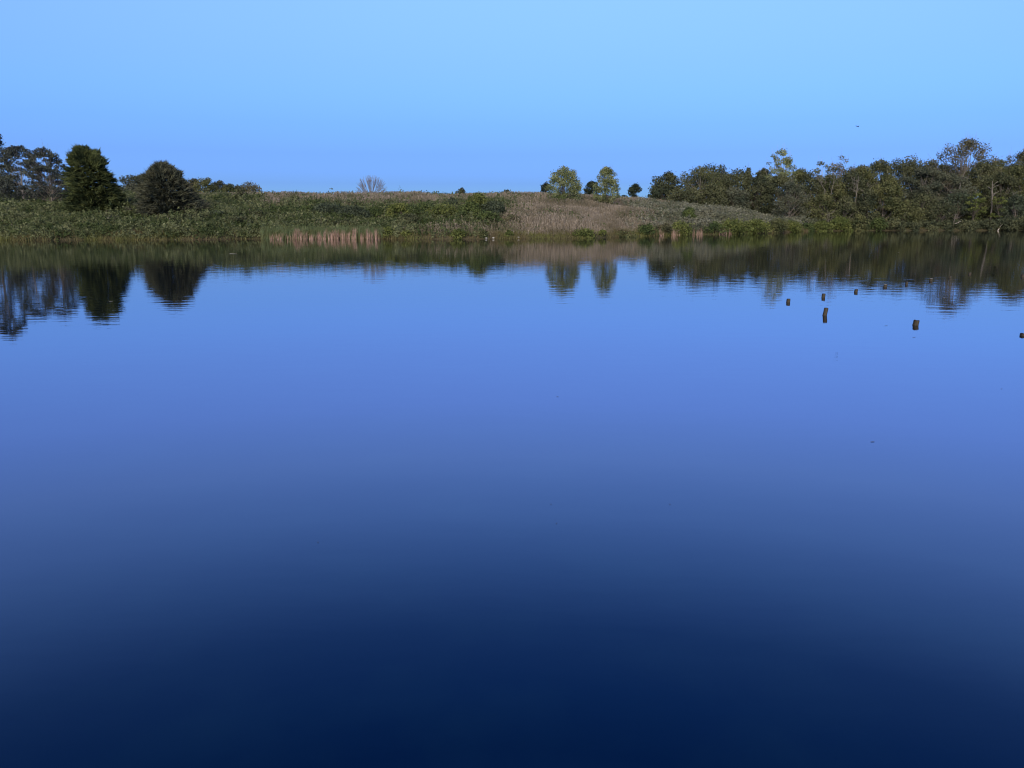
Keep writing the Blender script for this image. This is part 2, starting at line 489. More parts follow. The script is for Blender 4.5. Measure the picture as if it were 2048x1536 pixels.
cedar('cedar_tree', 'tall dark olive cedar with a ragged double top at the left of the bank', 188, 102, 297, 425,
      [(0, 6), (.06, 34), (.12, 58), (.2, 72), (.35, 88), (.5, 96), (.62, 106), (.8, 116), (.93, 120), (1, 95)], 'cedar', 11,
      [(-21, 1.0, 20), (-12, .965, 20), (-33, .93, 12), (-2, .93, 16), (12, .95, 18), (22, .87, 16)], (-9, 6), .71)
cedar('cedar_tree', 'shorter grey-green dome-shaped cedar standing right of the tall dark cedar', 338, 101, 329, 432,
      [(0, 6), (.08, 28), (.16, 52), (.3, 76), (.45, 92), (.6, 104), (.75, 118), (.9, 126), (1, 105)], 'cedar2', 23,
      [(-8, .98, 16), (-20, .92, 14), (6, .93, 14), (18, .85, 12)], (-9, 4), .88)

# ---- left group ----------------------------------------------------
LT = 'airy trees at the far left'
plant('locust_tree', 'tallest airy tree cut by the left edge of the frame', 'locust tree', -22, 112, 246, 92, 'dome', 'locust', .10, 180, .17, 6.0, .07, .7, 'grey', .17, LT, 31, .35, .03)
plant('locust_tree', 'thin grey-leaved tree with a pale short bare trunk, left of the forked tree', 'locust tree', 44, 112, 288, 92, 'dome', 'locust', .06, 180, .17, 6.5, .07, .65, 'pale', .14, LT, 32, .3, .025)
plant('locust_tree', 'airy tree with a pale forked trunk just left of the tall dark cedar', 'locust tree', 96, 110, 293, 84, 'dome', 'locust', .08, 170, .17, 5.6, .07, .65, 'grey', .13, LT, 37, .45, .035)
plant('locust_tree', 'low dark tree crown behind the airy trees at the left edge', 'locust tree', 8, 122, 345, 95, 'dome', 'dark', .05, 34, .28, 4.0, .14, .6, 'dark', .16, LT, 34)
plant('understory_tree', 'low dull brownish tree filling the gap left of the tall cedar', 'tree', 118, 120, 338, 60, 'dome', 'grey', .05, 24, .26, 3.6, .15, .6, 'grey', .12, None, 35)
plant('understory_tree', 'low dark shrubby tree under the pale trunked tree', 'tree', 62, 117, 372, 80, 'dome', 'dark', .02, 24, .26, 4, .16, .6, 'dark', .12, None, 36)

# ---- distant treeline between and right of the cedars ---------------
TL = 'distant treeline behind the left bank'
for (px, Y, top, w, pr, cl, lab) in [
    (262, 175, 352, 38, 'dome', 'grey', 'distant grey-green tree in the gap right of the tall cedar'),
    (284, 178, 350, 34, 'round', 'grey', 'distant tree touching the left side of the dome-shaped cedar'),
    (300, 182, 356, 40, 'round', 'mid', 'distant tree hidden behind the dome-shaped cedar'),
    (391, 180, 360, 30, 'round', 'brown', 'distant tree just right of the dome-shaped cedar'),
    (414, 178, 358, 34, 'round', 'olive', 'highest round tree of the distant treeline right of the dome-shaped cedar'),
    (441, 182, 363, 22, 'egg', 'grey', 'narrow distant tree right of the highest round one'),
    (461, 180, 371, 30, 'dome', 'olive', 'low distant tree in the middle of the far treeline'),
    (499, 182, 367, 34, 'round', 'brown', 'brownish tree at the right end of the distant treeline'),
    (478, 190, 374, 26, 'round', 'grey', 'small distant tree left of the brownish end tree'),
]:
    plant('distant_tree', lab, 'tree', px, Y, top - 4, w * 1.5, pr, cl, .0, 44, .26, 9, .15, .8, 'grey', .12, TL, seed=px)
plant('dark_bush', 'dark rounded bush on the bank in front of the distant treeline', 'bush', 484, 118, 376, 30, 'bush', 'dark', .0, 16, .24, 5, .22, .8, 'dark', .05, None, 61, stems=3)

# ---- ridge -----------------------------------------------------------
def branching(root, name, mat, rng, p0, d0, L, r, depth, spread, T=None, up=.15, minr=.016, kids=(2, 3)):
    own = T is None
    T = T or Tubes()
    def rec(p, d, L, r, k):
        pts = [p]; q = p; dd = d
        for i in range(3):
            dd = dd + rng.normal(size=3) * .10 + np.array([0, 0, up * .25]); dd /= np.linalg.norm(dd)
            q = q + dd * L / 3; pts.append(q)
        T.add(pts, np.maximum([r, r * .88, r * .76, r * .6], minr), 4 if r < .06 else 5)
        if k == 0: return
        for j in range(rng.integers(kids[0], kids[1] + 1)):
            nd = dd + rng.normal(size=3) * spread; nd[2] += up; nd /= np.linalg.norm(nd)
            rec(pts[rng.integers(2, 4)], nd, L * rng.uniform(.62, .85), r * .6, k - 1)
    rec(np.array(p0, float), np.array(d0, float), L, r, depth)
    if own: T.build(name, mat, root)
    return T

rng = np.random.default_rng(5)
Yd = 150.0; Xd = x_at(743, Yd, 6); zd = g1(Xd, Yd)
root = empty('dead_tree', (Xd, Yd, zd), 'leafless fan-shaped dead tree alone on the ridge left of centre', 'dead tree')
T = Tubes()
T.add([(0, 0, -.2), (0, 0, .25), (.03, 0, .6)], [.19, .16, .12], 6)
def arc(p, q, bow):
    t_ = np.linspace(0, 1, 5)[:, None]
    return p * (1 - t_) + q * t_ + bow * (t_ * (1 - t_))
for a in np.linspace(-1.45, 1.45, 24) + rng.normal(size=24) * .05:
    dpt = rng.normal() * .9
    tip = np.array([3.1 * math.sin(a), dpt, .6 + 3.9 * math.cos(a) ** .75]) * rng.uniform(.9, 1.03)
    p0 = np.array([.05 * a, 0, .3 + .2 * rng.uniform()])
    main = arc(p0, tip, np.array([.5 * math.sin(a), 0, -.5 * abs(math.sin(a))]))
    T.add(main, [.05, .042, .034, .026, .018], 4)
    for b in range(9):
        f = rng.uniform(.25, .8)
        st_ = np.array([np.interp(f, np.linspace(0, 1, 5), main[:, k_]) for k_ in range(3)])
        aa = a + rng.normal() * .13
        e_ = np.array([3.1 * math.sin(aa), dpt + rng.normal() * .5, .6 + 3.9 * max(math.cos(aa), 0) ** .75]) * rng.uniform(.8, 1.02)
        T.add(arc(st_, e_, rng.normal(size=3) * .15), [.022, .020, .017, .014, .011], 3)
T.build('branches', bark('bleached_twigs', (.12, .12, .13), (.21, .205, .215)), root)

SY = 'bushy trees on the ridge skyline'
plant('skyline_bush', 'small dark bush on the skyline above the thicket, left of the round one', 'bush', 922, 165, 374, 30, 'bush', 'dark', 0, 24, .26, 8, .2, .8, 'dark', .06, SY, 71, stems=3)
plant('skyline_bush', 'low flat-topped bush on the skyline left of the sycamores', 'bush', 1012, 168, 378, 32, 'bush', 'mid', 0, 24, .28, 8, .2, .7, 'dark', .06, SY, 72, stems=3)
OK_ = 'dark round oaks beyond the ridge'
plant('oak_tree', 'dark round oak beyond the ridge, left of the fuller sycamore', 'oak tree', 1092, 205, 364, 23, 'round', 'oak', .08, 34, .3, 9, .19, .85, 'dark', .2, OK_, 73)
plant('oak_tree', 'wide dark spreading oak beyond the ridge between the two sycamores', 'oak tree', 1184, 205, 361, 42, 'dome', 'oak', .18, 44, .3, 9, .15, .7, 'dark', .25, OK_, 74)
plant('oak_tree', 'dark round oak on the skyline between the thin sycamore and the forest', 'oak tree', 1270, 200, 367, 34, 'round', 'oak', .08, 38, .3, 9, .18, .8, 'dark', .22, OK_, 75)
FB = 'faint low bushes along the far skyline'
for (px, top, w, lab) in [(532, 386, 12, 'tiny bush on the skyline at the end of the distant treeline'), (627, 386, 26, 'faint low bush on the skyline left of the dead tree'),
                          (868, 386, 30, 'faint low bush on the skyline between the dead tree and the dark bush'), (985, 386, 34, 'faint low bush left of the flat-topped skyline bush'), (1066, 385, 44, 'long low bush on the skyline left of the dark oak'),
                          (1140, 387, 36, 'low bush on the skyline behind the fuller sycamore'), (1246, 388, 30, 'small bush on the skyline left of the lone right oak'), (1300, 388, 26, 'small bush on the skyline at the forest edge')]:
    plant('far_bush', lab, 'bush', px, 190, top, w, 'dome', 'oak', 0, 10, .3, 4.5, .2, .6, 'dark', .04, FB, seed=px, stems=2)

SG = 'pair of young sycamores on the dry slope'
plant('sycamore_tree', 'fuller egg-shaped young sycamore on the dry slope', 'sycamore tree', 1128, 124, 331, 69, 'egg', 'syc', .02, 170, .17, 9, .10, .9, 'grey', .09, SG, 81, .6, .022)
plant('sycamore_tree', 'thinner see-through young sycamore right of the fuller one', 'sycamore tree', 1213, 126, 332, 54, 'egg', 'syc', .05, 150, .16, 7.5, .095, .9, 'grey', .08, SG, 82, .7, .02)
plant('brush', 'dark brushy undergrowth at the foot of the fuller sycamore', 'brush', 1124, 122.5, 388, 46, 'bush', 'shrub', 0, 16, .2, 3.2, .2, .8, 'dark', .04, None, 83, stems=3)
plant('brush', 'brown brushy undergrowth at the foot of the thin sycamore', 'brush', 1214, 124.5, 392, 44, 'bush', 'brown', 0, 16, .2, 2.8, .2, .8, 'dark', .04, None, 84, stems=3)

# ---- forest on the right ----------------------------------------------
FG = 'trees of the wood on the right shore'
def ft(px, Y, top, w, pr, cl, lab, base=.02, lobes=64, leaf=.26, fill=9, lr=.155, flat=.75, tk='grey', tr=.14, name='forest_tree', **k):
    plant(name, lab, 'tree', px, Y, top, w, pr, cl, base, lobes, leaf, fill, lr, flat, tk, tr, FG, seed=int(px * 7 + top), **k)

# back row
ft(1420, 172, 327, 90, 'broad', 'dark', 'dark tree top rising behind the olive round tree at the left of the wood')
ft(1442, 165, 328, 40, 'broad', 'blue', 'dark bluish tree top with loose twigs right of the olive round tree', fill=3.2)
ft(1494, 168, 330, 26, 'cone', 'dark', 'small pointed evergreen tip between the rounded dark crowns', lobes=26, lr=.2)
ft(1525, 165, 334, 44, 'broad', 'mid', 'rounded tree top just left of the tall sycamore-like tree')
ft(1600, 168, 337, 60, 'broad', 'olive', 'olive tree top in the dip right of the tall pale tree')
ft(1722, 168, 328, 60, 'broad', 'olive', 'yellow-green tree top right of the rusty seeding crown')
ft(1760, 172, 317, 70, 'broad', 'mid', 'green tree top left of the long flat-topped crown')
ft(1815, 172, 310, 100, 'broad', 'mid', 'broad flat-topped crown left of the tallest tree')
ft(1868, 170, 317, 60, 'broad', 'dark', 'dark crown at the left shoulder of the tallest tree')
ft(1893, 176, 329, 90, 'broad', 'dark', 'dark crown low behind the tallest tree')
ft(2000, 172, 313, 90, 'broad', 'olive', 'olive crown right of the tallest tree')
ft(2052, 168, 296, 80, 'broad', 'brown', 'browning crown at the right edge of the frame')
ft(2010, 180, 306, 26, 'egg', 'grey', 'thin wispy tree top above the olive crown at the right', fill=1.2, leaf=.22)
# tall emergent crowns
ft(1560, 160, 297, 60, 'egg', 'syc', 'tall pale sycamore with an open crown and narrow top above the wood', base=.2, lobes=60, leaf=.24, fill=4.2, lr=.10, tk='pale', branches=1.0)
ft(1684, 158, 309, 48, 'vase', 'brown', 'open rusty-brown seeding crown above the wood', base=.35, lobes=40, leaf=.22, fill=2.7, lr=.12, branches=1.0, limb_r=.05)
ft(1645, 157, 319, 46, 'vase', 'olive', 'loose pale-twigged tree left of the rusty seeding crown', base=.3, lobes=34, leaf=.24, fill=3.2, lr=.12, tk='pale', branches=1.0)
ft(1921, 158, 275, 112, 'egg', 'brown', 'tallest open-crowned browning tree of the wood', base=.35, lobes=80, leaf=.25, fill=3.8, lr=.085, branches=1.0, limb_r=.07, tr=.3)
# middle row
ft(1331, 150, 342, 58, 'broad', 'dark', 'dark green tree forming the left end of the wood', tk='dark')
ft(1322, 149, 362, 40, 'broad', 'blue', 'lower dark skirt of foliage at the left end of the wood', base=.0)
ft(1398, 150, 331, 88, 'round', 'olive', 'big rounded olive tree near the left end of the wood', base=.02, lobes=54, leaf=.22, fill=3.6, lr=.12, branches=1.0)
ft(1372, 146, 372, 70, 'broad', 'mid', 'low arching dark-green tree in front of the rounded olive tree')
ft(1425, 146, 365, 60, 'broad', 'mid', 'low brownish-green tree right of the rounded olive tree')
ft(1474, 152, 338, 76, 'broad', 'mid', 'dark rounded crown in the middle of the left half of the wood')
ft(1468, 146, 372, 60, 'broad', 'grey', 'greyish fine-leaved tree below the dark rounded crown')
ft(1518, 148, 350, 60, 'broad', 'dark', 'dark tree below the tall pale sycamore')
ft(1560, 152, 345, 66, 'broad', 'mid', 'mid-green crown under the tall pale sycamore')
ft(1622, 150, 343, 60, 'broad', 'mid', 'mid-green tree right of the grey feathery willow')
ft(1700, 152, 340, 80, 'broad', 'dark', 'dark tree behind the bare pale snag')
ft(1660, 150, 345, 60, 'broad', 'olive', 'olive tree left of the bare pale snag')
ft(1845, 151, 333, 90, 'broad', 'grey', 'layered grey-green locust below the flat-topped crown', leaf=.24, lr=.12, flat=.4)
ft(1900, 150, 345, 90, 'broad', 'grey', 'dull layered locust below the tallest tree', leaf=.24, lr=.12, flat=.4)
ft(1962, 152, 320, 80, 'broad', 'mid', 'dark green crown at the right shoulder of the tallest tree')
ft(2000, 149, 340, 60, 'broad', 'dark', 'dark tree beside the pale leaning trunk')
ft(2042, 150, 317, 80, 'broad', 'olive', 'large olive crown filling the right edge of the wood')
# front row
ft(1580, 141, 359, 82, 'dome', 'grey', 'feathery grey-green willow in front of the tall pale sycamore', base=.0, lobes=60, leaf=.2, fill=4.2, lr=.10, branches=.9, name='willow_tree')
ft(1770, 142, 346, 64, 'dome', 'olive', 'clumpy olive tree reaching from the shore to mid height', base=.0, lobes=46, leaf=.26, lr=.13)
ft(1735, 141, 378, 50, 'dome', 'dark', 'low dark tree left of the clumpy olive tree')
ft(1810, 141, 398, 66, 'dome', 'olive', 'low olive-brown tree overhanging the water', base=.0)
ft(1845, 143, 380, 60, 'dome', 'mid', 'low shaded tree under the layered locust')
ft(1880, 141, 402, 56, 'dome', 'dark', 'low dark tree over the shore below the tallest tree', base=.3)
ft(1915, 143, 382, 60, 'dome', 'blue', 'low bluish-dark tree left of the yellow-green sapling', base=.3)
ft(1952, 140, 383, 42, 'egg', 'lime', 'bright yellow-green sapling among the dark trees at the right', base=.12, lobes=26, leaf=.26, fill=3.0, lr=.14, flat=.5, tk='dark', name='sapling_tree')
ft(1998, 141, 386, 34, 'egg', 'lime', 'smaller yellow-green sapling right of the pale trunk', base=.25, lobes=16, leaf=.24, fill=1.8, lr=.16, flat=.5, tk='dark', name='sapling_tree')
ft(2030, 141, 388, 60, 'dome', 'blue', 'low bluish-dark tree at the right edge above the fallen branch')
ft(1645, 141, 385, 60, 'dome', 'olive', 'low olive tree right of the willow')
ft(1690, 141, 392, 50, 'dome', 'mid', 'low green tree below the bare pale snag')

# pale trunks and snags showing in front of the wood
def snag(name, label, px, Y, base_py, top_py, lean, seed, mat, r=.11, spread=.45, depth=3, kids=(1, 2), up=.1):
    rng = np.random.default_rng(seed)
    zt = z_at(top_py, Y); zb = z_at(base_py, Y)
    Xb = x_at(px, Y, zb)
    gz = g1(Xb, Y)
    root = empty(name, (Xb, Y, gz), label, 'bare tree', 'bare pale trees in the wood')
    T = Tubes()
    h0 = zb - gz; H = zt - gz
    T.add([(0, 0, -.2), (0, 0, max(h0, .1)), (lean * .45, 0, h0 + (H - h0) * .45), (lean, 0, H)], [r * 1.25, r, r * .75, r * .4], 6)
    for i in range(9):
        f = rng.uniform(.15, .95); z = h0 + (H - h0) * f
        a = rng.choice([-1, 1])
        branching(root, '', None, rng, (lean * f, 0, z), (a * rng.uniform(.5, 1), -.25 + rng.normal() * .3, rng.uniform(.3, 1)), (H - h0) * .26, r * .45, depth - 1, spread, T, up, .022, kids)
    T.build('branches', mat, root)
    return root
snag('bare_tree', 'pale bare snag with side twigs between the olive tree and the dark hollow', 1712, 144.5, 395, 352, .15, 3, BK['snag'], .085)
snag('bare_tree', 'grey bare limb reaching right into the dark hollow beside the pale snag', 1724, 144.2, 392, 366, 2.6, 4, BK['snag'], .08)
snag('bare_tree', 'forked pale dead limbs under the tallest tree', 1921, 147, 364, 332, .9, 6, BK['snag'], .07)
snag('bare_tree', 'stout pale curved trunk left of the right-hand yellow-green sapling', 1984, 143.0, 412, 362, -.5, 8, BK['snag'], .13, depth=1)
snag('bare_tree', 'thin pale leaning trunk near the right edge', 2016, 142.5, 420, 385, .6, 9, BK['snag'], .06, depth=1)
snag('bare_tree', 'thin forked pale stems rising left of the rusty crown', 1662, 146, 388, 345, .5, 10, BK['snag'], .055)
snag('bare_tree', 'pale crooked stem at the left of the rusty crown, leaning left', 1650, 145.5, 380, 356, -1.6, 12, BK['snag'], .06)
snag('bare_tree', 'slender bare stem seen against the dark gap below the low arching brush', 1656, 136.4, 452, 424, .1, 13, BK['snag'], .05)
snag('bare_tree', 'pale stub of a trunk at the waterline under the tallest tree', 1908, 137.2, 442, 428, .2, 14, BK['snag'], .06, depth=1)

# ---- shrubs ---------------------------------------------------------------
def sh(px, py_base, top, w, col, lab, Y=None, cat='shrub', leaf=.2, fill=4.5, lobes=16, lr=.21, pr='bush', name='shrub', grp=None):
    if py_base > 0:                                     # waterline shrubs stand on the very edge and overhang
        Y = 100.0
        for _ in range(6):
            Y = float(shore(np.array([x_at(px, Y)]))[0]) + .45
    plant(name, lab, cat, px, Y, top, w, pr, col, 0, lobes, leaf, fill * 2.1, lr, .75, 'dark', .035, grp, seed=px * 3 + top, stems=3, branches=.5)

WG = 'shrubs along the waterline'
sh(775, 478, 452, 38, 'lime', 'bright yellow-green shrub at the right end of the long cattail stand', Y=90.6, grp=WG)
sh(812, 478, 458, 26, 'lime', 'small yellow-green shrub just right of the brighter shrub by the cattails', Y=90.8, grp=WG)
sh(917, 478, 456, 36, 'lime', 'yellow-green shrub on the bare bank midway to the white stones', Y=91.0, grp=WG)
sh(966, 477, 458, 22, 'olive', 'small upright yellowish shrub left of the white stones', Y=91.3, grp=WG)
sh(1018, 477, 460, 24, 'lime', 'low shrub leaning over the water between the white stones', Y=91.3, grp=WG)
sh(1168, 475, 457, 56, 'lime', 'wide yellow-green shrub at the water below the sycamores', Y=94.6, grp=WG)
sh(1205, 476, 459, 26, 'lime', 'rounded shrub overhanging a dark hollow at the water', Y=95.0, grp=WG)
sh(1245, 474, 460, 66, 'olive', 'low spreading yellow-green shrub left of the first cattail tuft', Y=98.8, grp=WG)
sh(1298, 470, 446, 52, 'shrub', 'dark green shrub above the first cattail tuft', Y=108.5, grp=WG)
sh(1330, 468, 444, 40, 'brown', 'reddish-green shrub above the small cattail tufts', Y=109.5, grp=WG)
sh(1362, 468, 440, 52, 'lime', 'bright green shrub above the small cattail tufts', Y=110, grp=WG)
sh(1398, 466, 446, 36, 'grey', 'dull grey-green shrub right of the bright green one', Y=112, grp=WG)
sh(1430, 466, 443, 54, 'shrub', 'dull green shrub above the last cattail tuft', Y=113, grp=WG)
sh(1468, 466, 436, 74, 'lime', 'big yellow-green shrub overhanging the water right of the cattail tufts', Y=116.5, grp=WG)
sh(1514, 465, 438, 70, 'lime', 'big yellow-green shrub at the foot of the pale weedy slope', Y=120, grp=WG)
sh(1556, 463, 435, 56, 'olive', 'tall pale-leaved shrub left of the point', Y=126, grp=WG)
sh(1584, 463, 440, 56, 'lime', 'yellow-green shrub on the point where the wood begins', Y=127, grp=WG)
sh(1618, 462, 444, 40, 'shrub', 'dull shrub just right of the point', Y=133, grp=WG)
sh(1597, 462, 448, 16, 'lime', 'little upright yellow sprig on the point', Y=130, grp=WG, leaf=.16)
for (px, top, w, cl, lab) in [
    (1645, 440, 46, 'lime', 'yellow-green shrub at the left start of the wooded shore'), (1682, 432, 50, 'lime', 'bright leafy shrub at the shore below the olive trees'),
    (1720, 428, 48, 'olive', 'olive shrub at the shore left of the clumpy olive tree'), (1756, 436, 44, 'shrub', 'green shrub at the shore under the clumpy olive tree'),
    (1790, 434, 46, 'mid', 'leafy shrub overhanging the water below the low olive-brown tree'), (1832, 446, 30, 'dark', 'small shrub over the dark undercut shore'),
    (1864, 448, 26, 'mid', 'small green shrub right of the dark undercut shore'), (1896, 450, 30, 'dark', 'dark low shrub under the dark hollows of the wood'),
    (1940, 440, 46, 'mid', 'arching brushy shrub below the yellow-green sapling'), (1978, 438, 46, 'dark', 'grey twiggy shrub behind the fallen branch'),
    (2018, 436, 46, 'dark', 'dark shrub drooping over the water at the right'), (2050, 432, 44, 'mid', 'green shrub at the right edge of the frame')]:
    sh(px, 462, top, w, cl, lab, Y=135.0 + (px % 5) * .25, leaf=.24, fill=6, grp=WG, lobes=26)

BG = 'shrubs on the green bank'
for (px, Y, top, w, cl, lab) in [
    (905, 108, 388, 26, 'blue', 'dark upright bush in the middle of the green thicket'),
    (958, 104, 386, 52, 'lime', 'tallest light-green willowy bush at the right end of the thicket'),
    (938, 101, 398, 60, 'shrub', 'leafy bush below the tallest willowy bush'),
    (985, 102, 402, 50, 'blue', 'rounded bush at the far right end of the green thicket'),
    (975, 98, 420, 60, 'shrub', 'low green bush at the right end of the thicket'),
    (888, 101, 404, 60, 'lime', 'yellow-green bush left of the dark upright bush'),
    (845, 103, 404, 64, 'shrub', 'bright green bush in the thicket, right of centre'),
    (800, 103, 406, 60, 'lime', 'light green bush in the thicket below the bare tree'),
    (752, 104, 408, 60, 'shrub', 'green bush in the thicket left of the light green one'),
    (706, 102, 412, 60, 'blue', 'bluish bush in the thicket above the middle of the cattails'),
    (655, 104, 402, 64, 'blue', 'tall bluish bush in the thicket above the cattail stand'),
    (610, 104, 410, 60, 'shrub', 'green bush in the thicket above the left cattails'),
    (560, 103, 410, 60, 'shrub', 'green bush left of the cattail stand, half up the bank'),
    (520, 100, 420, 56, 'mid', 'olive bush on the bank left of the cattail stand'),
    (474, 96, 428, 46, 'mid', 'dark rounded bush near the shore left of the cattails'),
    (435, 99, 420, 60, 'blue', 'bluish bush at the right foot of the dome-shaped cedar'),
    (390, 97, 428, 60, 'dark', 'dark bush below the dome-shaped cedar'),
    (330, 96, 434, 60, 'shrub', 'green bush under the dome-shaped cedar'),
    (262, 105, 398, 44, 'blue', 'pale bluish bush between the two cedars'),
    (275, 98, 426, 50, 'shrub', 'leafy green bush between and below the cedars'),
    (228, 96, 432, 50, 'grey', 'greyish bush below the tall dark cedar'),
    (20, 108, 396, 60, 'blue', 'dark bluish bush at the left edge under the airy trees'),
    (95, 104, 410, 60, 'mid', 'bush at the left foot of the tall dark cedar'),
    (48, 98, 430, 60, 'grey', 'greyish-green bush low on the bank at the far left'),
    (128, 94, 440, 60, 'shrub', 'green bush low on the bank below the tall cedar'),
    (180, 92, 446, 50, 'shrub', 'low leafy bush near the shore below the tall cedar'),
    (590, 118, 386, 34, 'mid', 'small dark bush on the ridge line left of centre'),
    (1024, 99, 428, 44, 'brown', 'brownish brush fading out of the right end of the thicket'),
    (1050, 103, 424, 34, 'grey', 'small grey-green bush in the dry grass just right of the thicket'),
    (820, 97, 424, 56, 'mid', 'dark low bush in the shaded foot of the thicket'),
    (690, 96, 436, 56, 'mid', 'low olive bush behind the cattail stand'),
    (1160, 104, 432, 22, 'olive', 'small round bush alone on the dry grass slope'),
    (1415, 118, 408, 60, 'paleweed', 'pale silvery brush patch in front of the wood'),
    (1460, 121, 424, 60, 'paleweed', 'pale silvery brush on the slope right of the dark patch'),
    (1378, 116, 410, 30, 'shrub', 'dark leafy brush on the pale slope'),
]:
    sh(px, 0, top - 4 + (px * 7) % 9, w * (.9 + .05 * (px % 7)), cl, lab, Y=Y, leaf=.2, fill=5.5, lobes=30, lr=.17, pr='dome' if w > 40 else 'bush', name='bush', cat='bush', grp=BG)

# ------------------------------------------------------------------ ground cover (uncountable)
def scatter(rng, n, pxlo, pxhi, slo, shi, wfun=None):
    X = rng.uniform(x_at(pxlo, 150) if pxlo < 1024 else x_at(pxlo, 88), x_at(pxhi, 150) if pxhi > 1024 else x_at(pxhi, 88), n)
    s = rng.uniform(slo, shi, n)
    Y = shore(X) + s
    Z = ground(X, Y)
    P = px_of(X, Y, Z)
    k = (P > pxlo) & (P < pxhi)
    X, Y, Z, s, P = X[k], Y[k], Z[k], s[k], P[k]
    if wfun is not None:
        k = rng.uniform(size=len(X)) < wfun(X, Y, P, s)
        X, Y, Z, s, P = X[k], Y[k], Z[k], s[k], P[k]
    return X, Y, Z, s, P

def blades(name, X, Y, Z, h, w, rng, mats, lean=.25, fmat=None, label=None, cat=None, seeds=0.0):
    n = len(X)
    a = rng.uniform(0, math.pi, n); d = np.stack([np.cos(a), np.sin(a), 0 * a], 1)
    b = np.stack([X, Y, Z], 1)
    tip = b + np.stack([rng.normal(size=n) * lean * h, rng.normal(size=n) * lean * h, h], 1)
    V = np.empty((n, 3, 3)); V[:, 0] = b - d * w[:, None] / 2; V[:, 1] = b + d * w[:, None] / 2; V[:, 2] = tip
    if seeds > 0:                                        # inverted head near the tip
        m_ = int(n * seeds); i = rng.choice(n, m_, replace=False)
        V2 = np.empty((m_, 3, 3)); t_ = tip[i] * .93 + b[i] * .07
        V2[:, 0] = t_ - d[i] * w[i, None] * .9 + [0, 0, .10]; V2[:, 1] = t_ + d[i] * w[i, None] * .9 + [0, 0, .10]; V2[:, 2] = t_ * .8 + b[i] * .2
        V = np.concatenate([V, V2])
    N = len(V)
    o = link_mesh(name, V.reshape(-1, 3), np.arange(N * 3).reshape(-1, 3), mats, fmat=fmat, var=rng.uniform(0, 1, N))
    if label:
        o['label'] = label; o['category'] = cat
    return o

def weeds(name, X, Y, Z, h, rng, mat, k=9, size=.17, rad=.22, label=None, cat=None):
    n = len(X)
    f = rng.uniform(.12, 1.0, (n, k))
    rr = rad * (1.05 - f * .7)
    C = np.stack([X[:, None] + rng.normal(size=(n, k)) * rr, Y[:, None] + rng.normal(size=(n, k)) * rr, Z[:, None] + f * h[:, None]], -1).reshape(-1, 3)
    V, Fc = leaf_tris(C, np.repeat(size * rng.uniform(.55, 1.4, n), k), rng, None, 1.35, .3)
    var = (np.repeat(rng.uniform(0, 1, n), k) * .55 + rng.uniform(0, .45, n * k))
    o = link_mesh(name, V, Fc, mat, var=var)
    o['kind'] = 'stuff'
    if label:
        o['label'] = label; o['category'] = cat
    return o

def sm(a, b, x):
    t = np.clip((x - a) / (b - a), 0, 1); return t * t * (3 - 2 * t)

rng = np.random.default_rng(77)
# how green a spot is (0 dry grass, 1 weeds)
def green(X, Y, P, s):
    wob = (noise(X, Y, .10, 8) - .5) * 70 + (noise(X, Y, .45, 18) - .5) * 40
    left = 1 - sm(930, 1085, P + wob * 1.3)
    left = left * (1 - .95 * sm(21, 29, s + (noise(X, Y, .15, 9) - .5) * 16 + (noise(X, Y, .5, 19) - .5) * 8 - sm(520, 380, P) * 22))
    left = left * (1 - .8 * sm(760, 860, P + wob) * (1 - sm(3.5, 6.5, s)))
    right = sm(1250, 1420, P + wob) * sm(40, 28, s)
    return np.clip(left + right * .0, 0, 1), right

X, Y, Z, s, P = scatter(rng, 420000, -60, 1640, .8, 62, lambda X, Y, P, s: np.clip(1 - green(X, Y, P, s)[0] - .75 * green(X, Y, P, s)[1], .02, 1))
h = rng.uniform(.45, .95, len(X)) * (.55 + .7 * noise(X, Y, .25, 5)) * np.clip(.35 + s / 6, 0, 1)
blades('dry_grass', X, Y, Z, h, rng.uniform(.035, .075, len(X)), rng, F['dry'], .2, seeds=.35, label='tan dry tall grass covering the open slope and ridge', cat='dry grass')['kind'] = 'stuff'

X, Y, Z, s, P = scatter(rng, 66000, -80, 1035, -.1, 44, lambda X, Y, P, s: green(X, Y, P, s)[0] * .9)
h = rng.uniform(.4, 1.0, len(X)) * (.35 + .8 * noise(X, Y, .22, 6) + .65 * noise(X, Y, .6, 16))
h = np.where(rng.uniform(size=len(X)) < .05, h * 1.45 + .15, h)
weeds('green_weeds', X, Y, Z, h, rng, F['weed'], 9, .165, .20, 'tall green weeds covering the left bank between the bushes', 'weeds')
X, Y, Z, s, P = scatter(rng, 34000, 1240, 1640, 2, 40, lambda X, Y, P, s: green(X, Y, P, s)[1] * .9)
h = rng.uniform(.6, 1.3, len(X)) * (.5 + .9 * noise(X, Y, .22, 7))
weeds('pale_weeds', X, Y, Z, h, rng, F['paleweed'], 9, .17, .2, 'pale silvery weeds on the slope in front of the wood', 'weeds')
X, Y, Z, s, P = scatter(rng, 8000, 1600, 2120, 2.0, 28)
h = rng.uniform(.5, 1.3, len(X))
weeds('forest_undergrowth', X, Y, Z, h, rng, F['dark'], 9, .26, .3, 'dark undergrowth on the floor of the wood', 'undergrowth')
X, Y, Z, s, P = scatter(rng, 60000, -80, 2120, -.5, 2.4, lambda X, Y, P, s: (.15 + .85 * sm(.35, .6, noise(X, Y, .2, 12))) * np.where(P > 1640, .3, 1))
h = rng.uniform(.2, .6, len(X)) * (.5 + .8 * noise(X, Y, .3, 13)) * np.where(P > 1640, .5, 1)
blades('shore_sedge', X, Y, Z, h, rng.uniform(.04, .08, len(X)), rng, F['sedge'], .35, label='yellow-green sedge fringe along the waterline', cat='sedge')['kind'] = 'stuff'
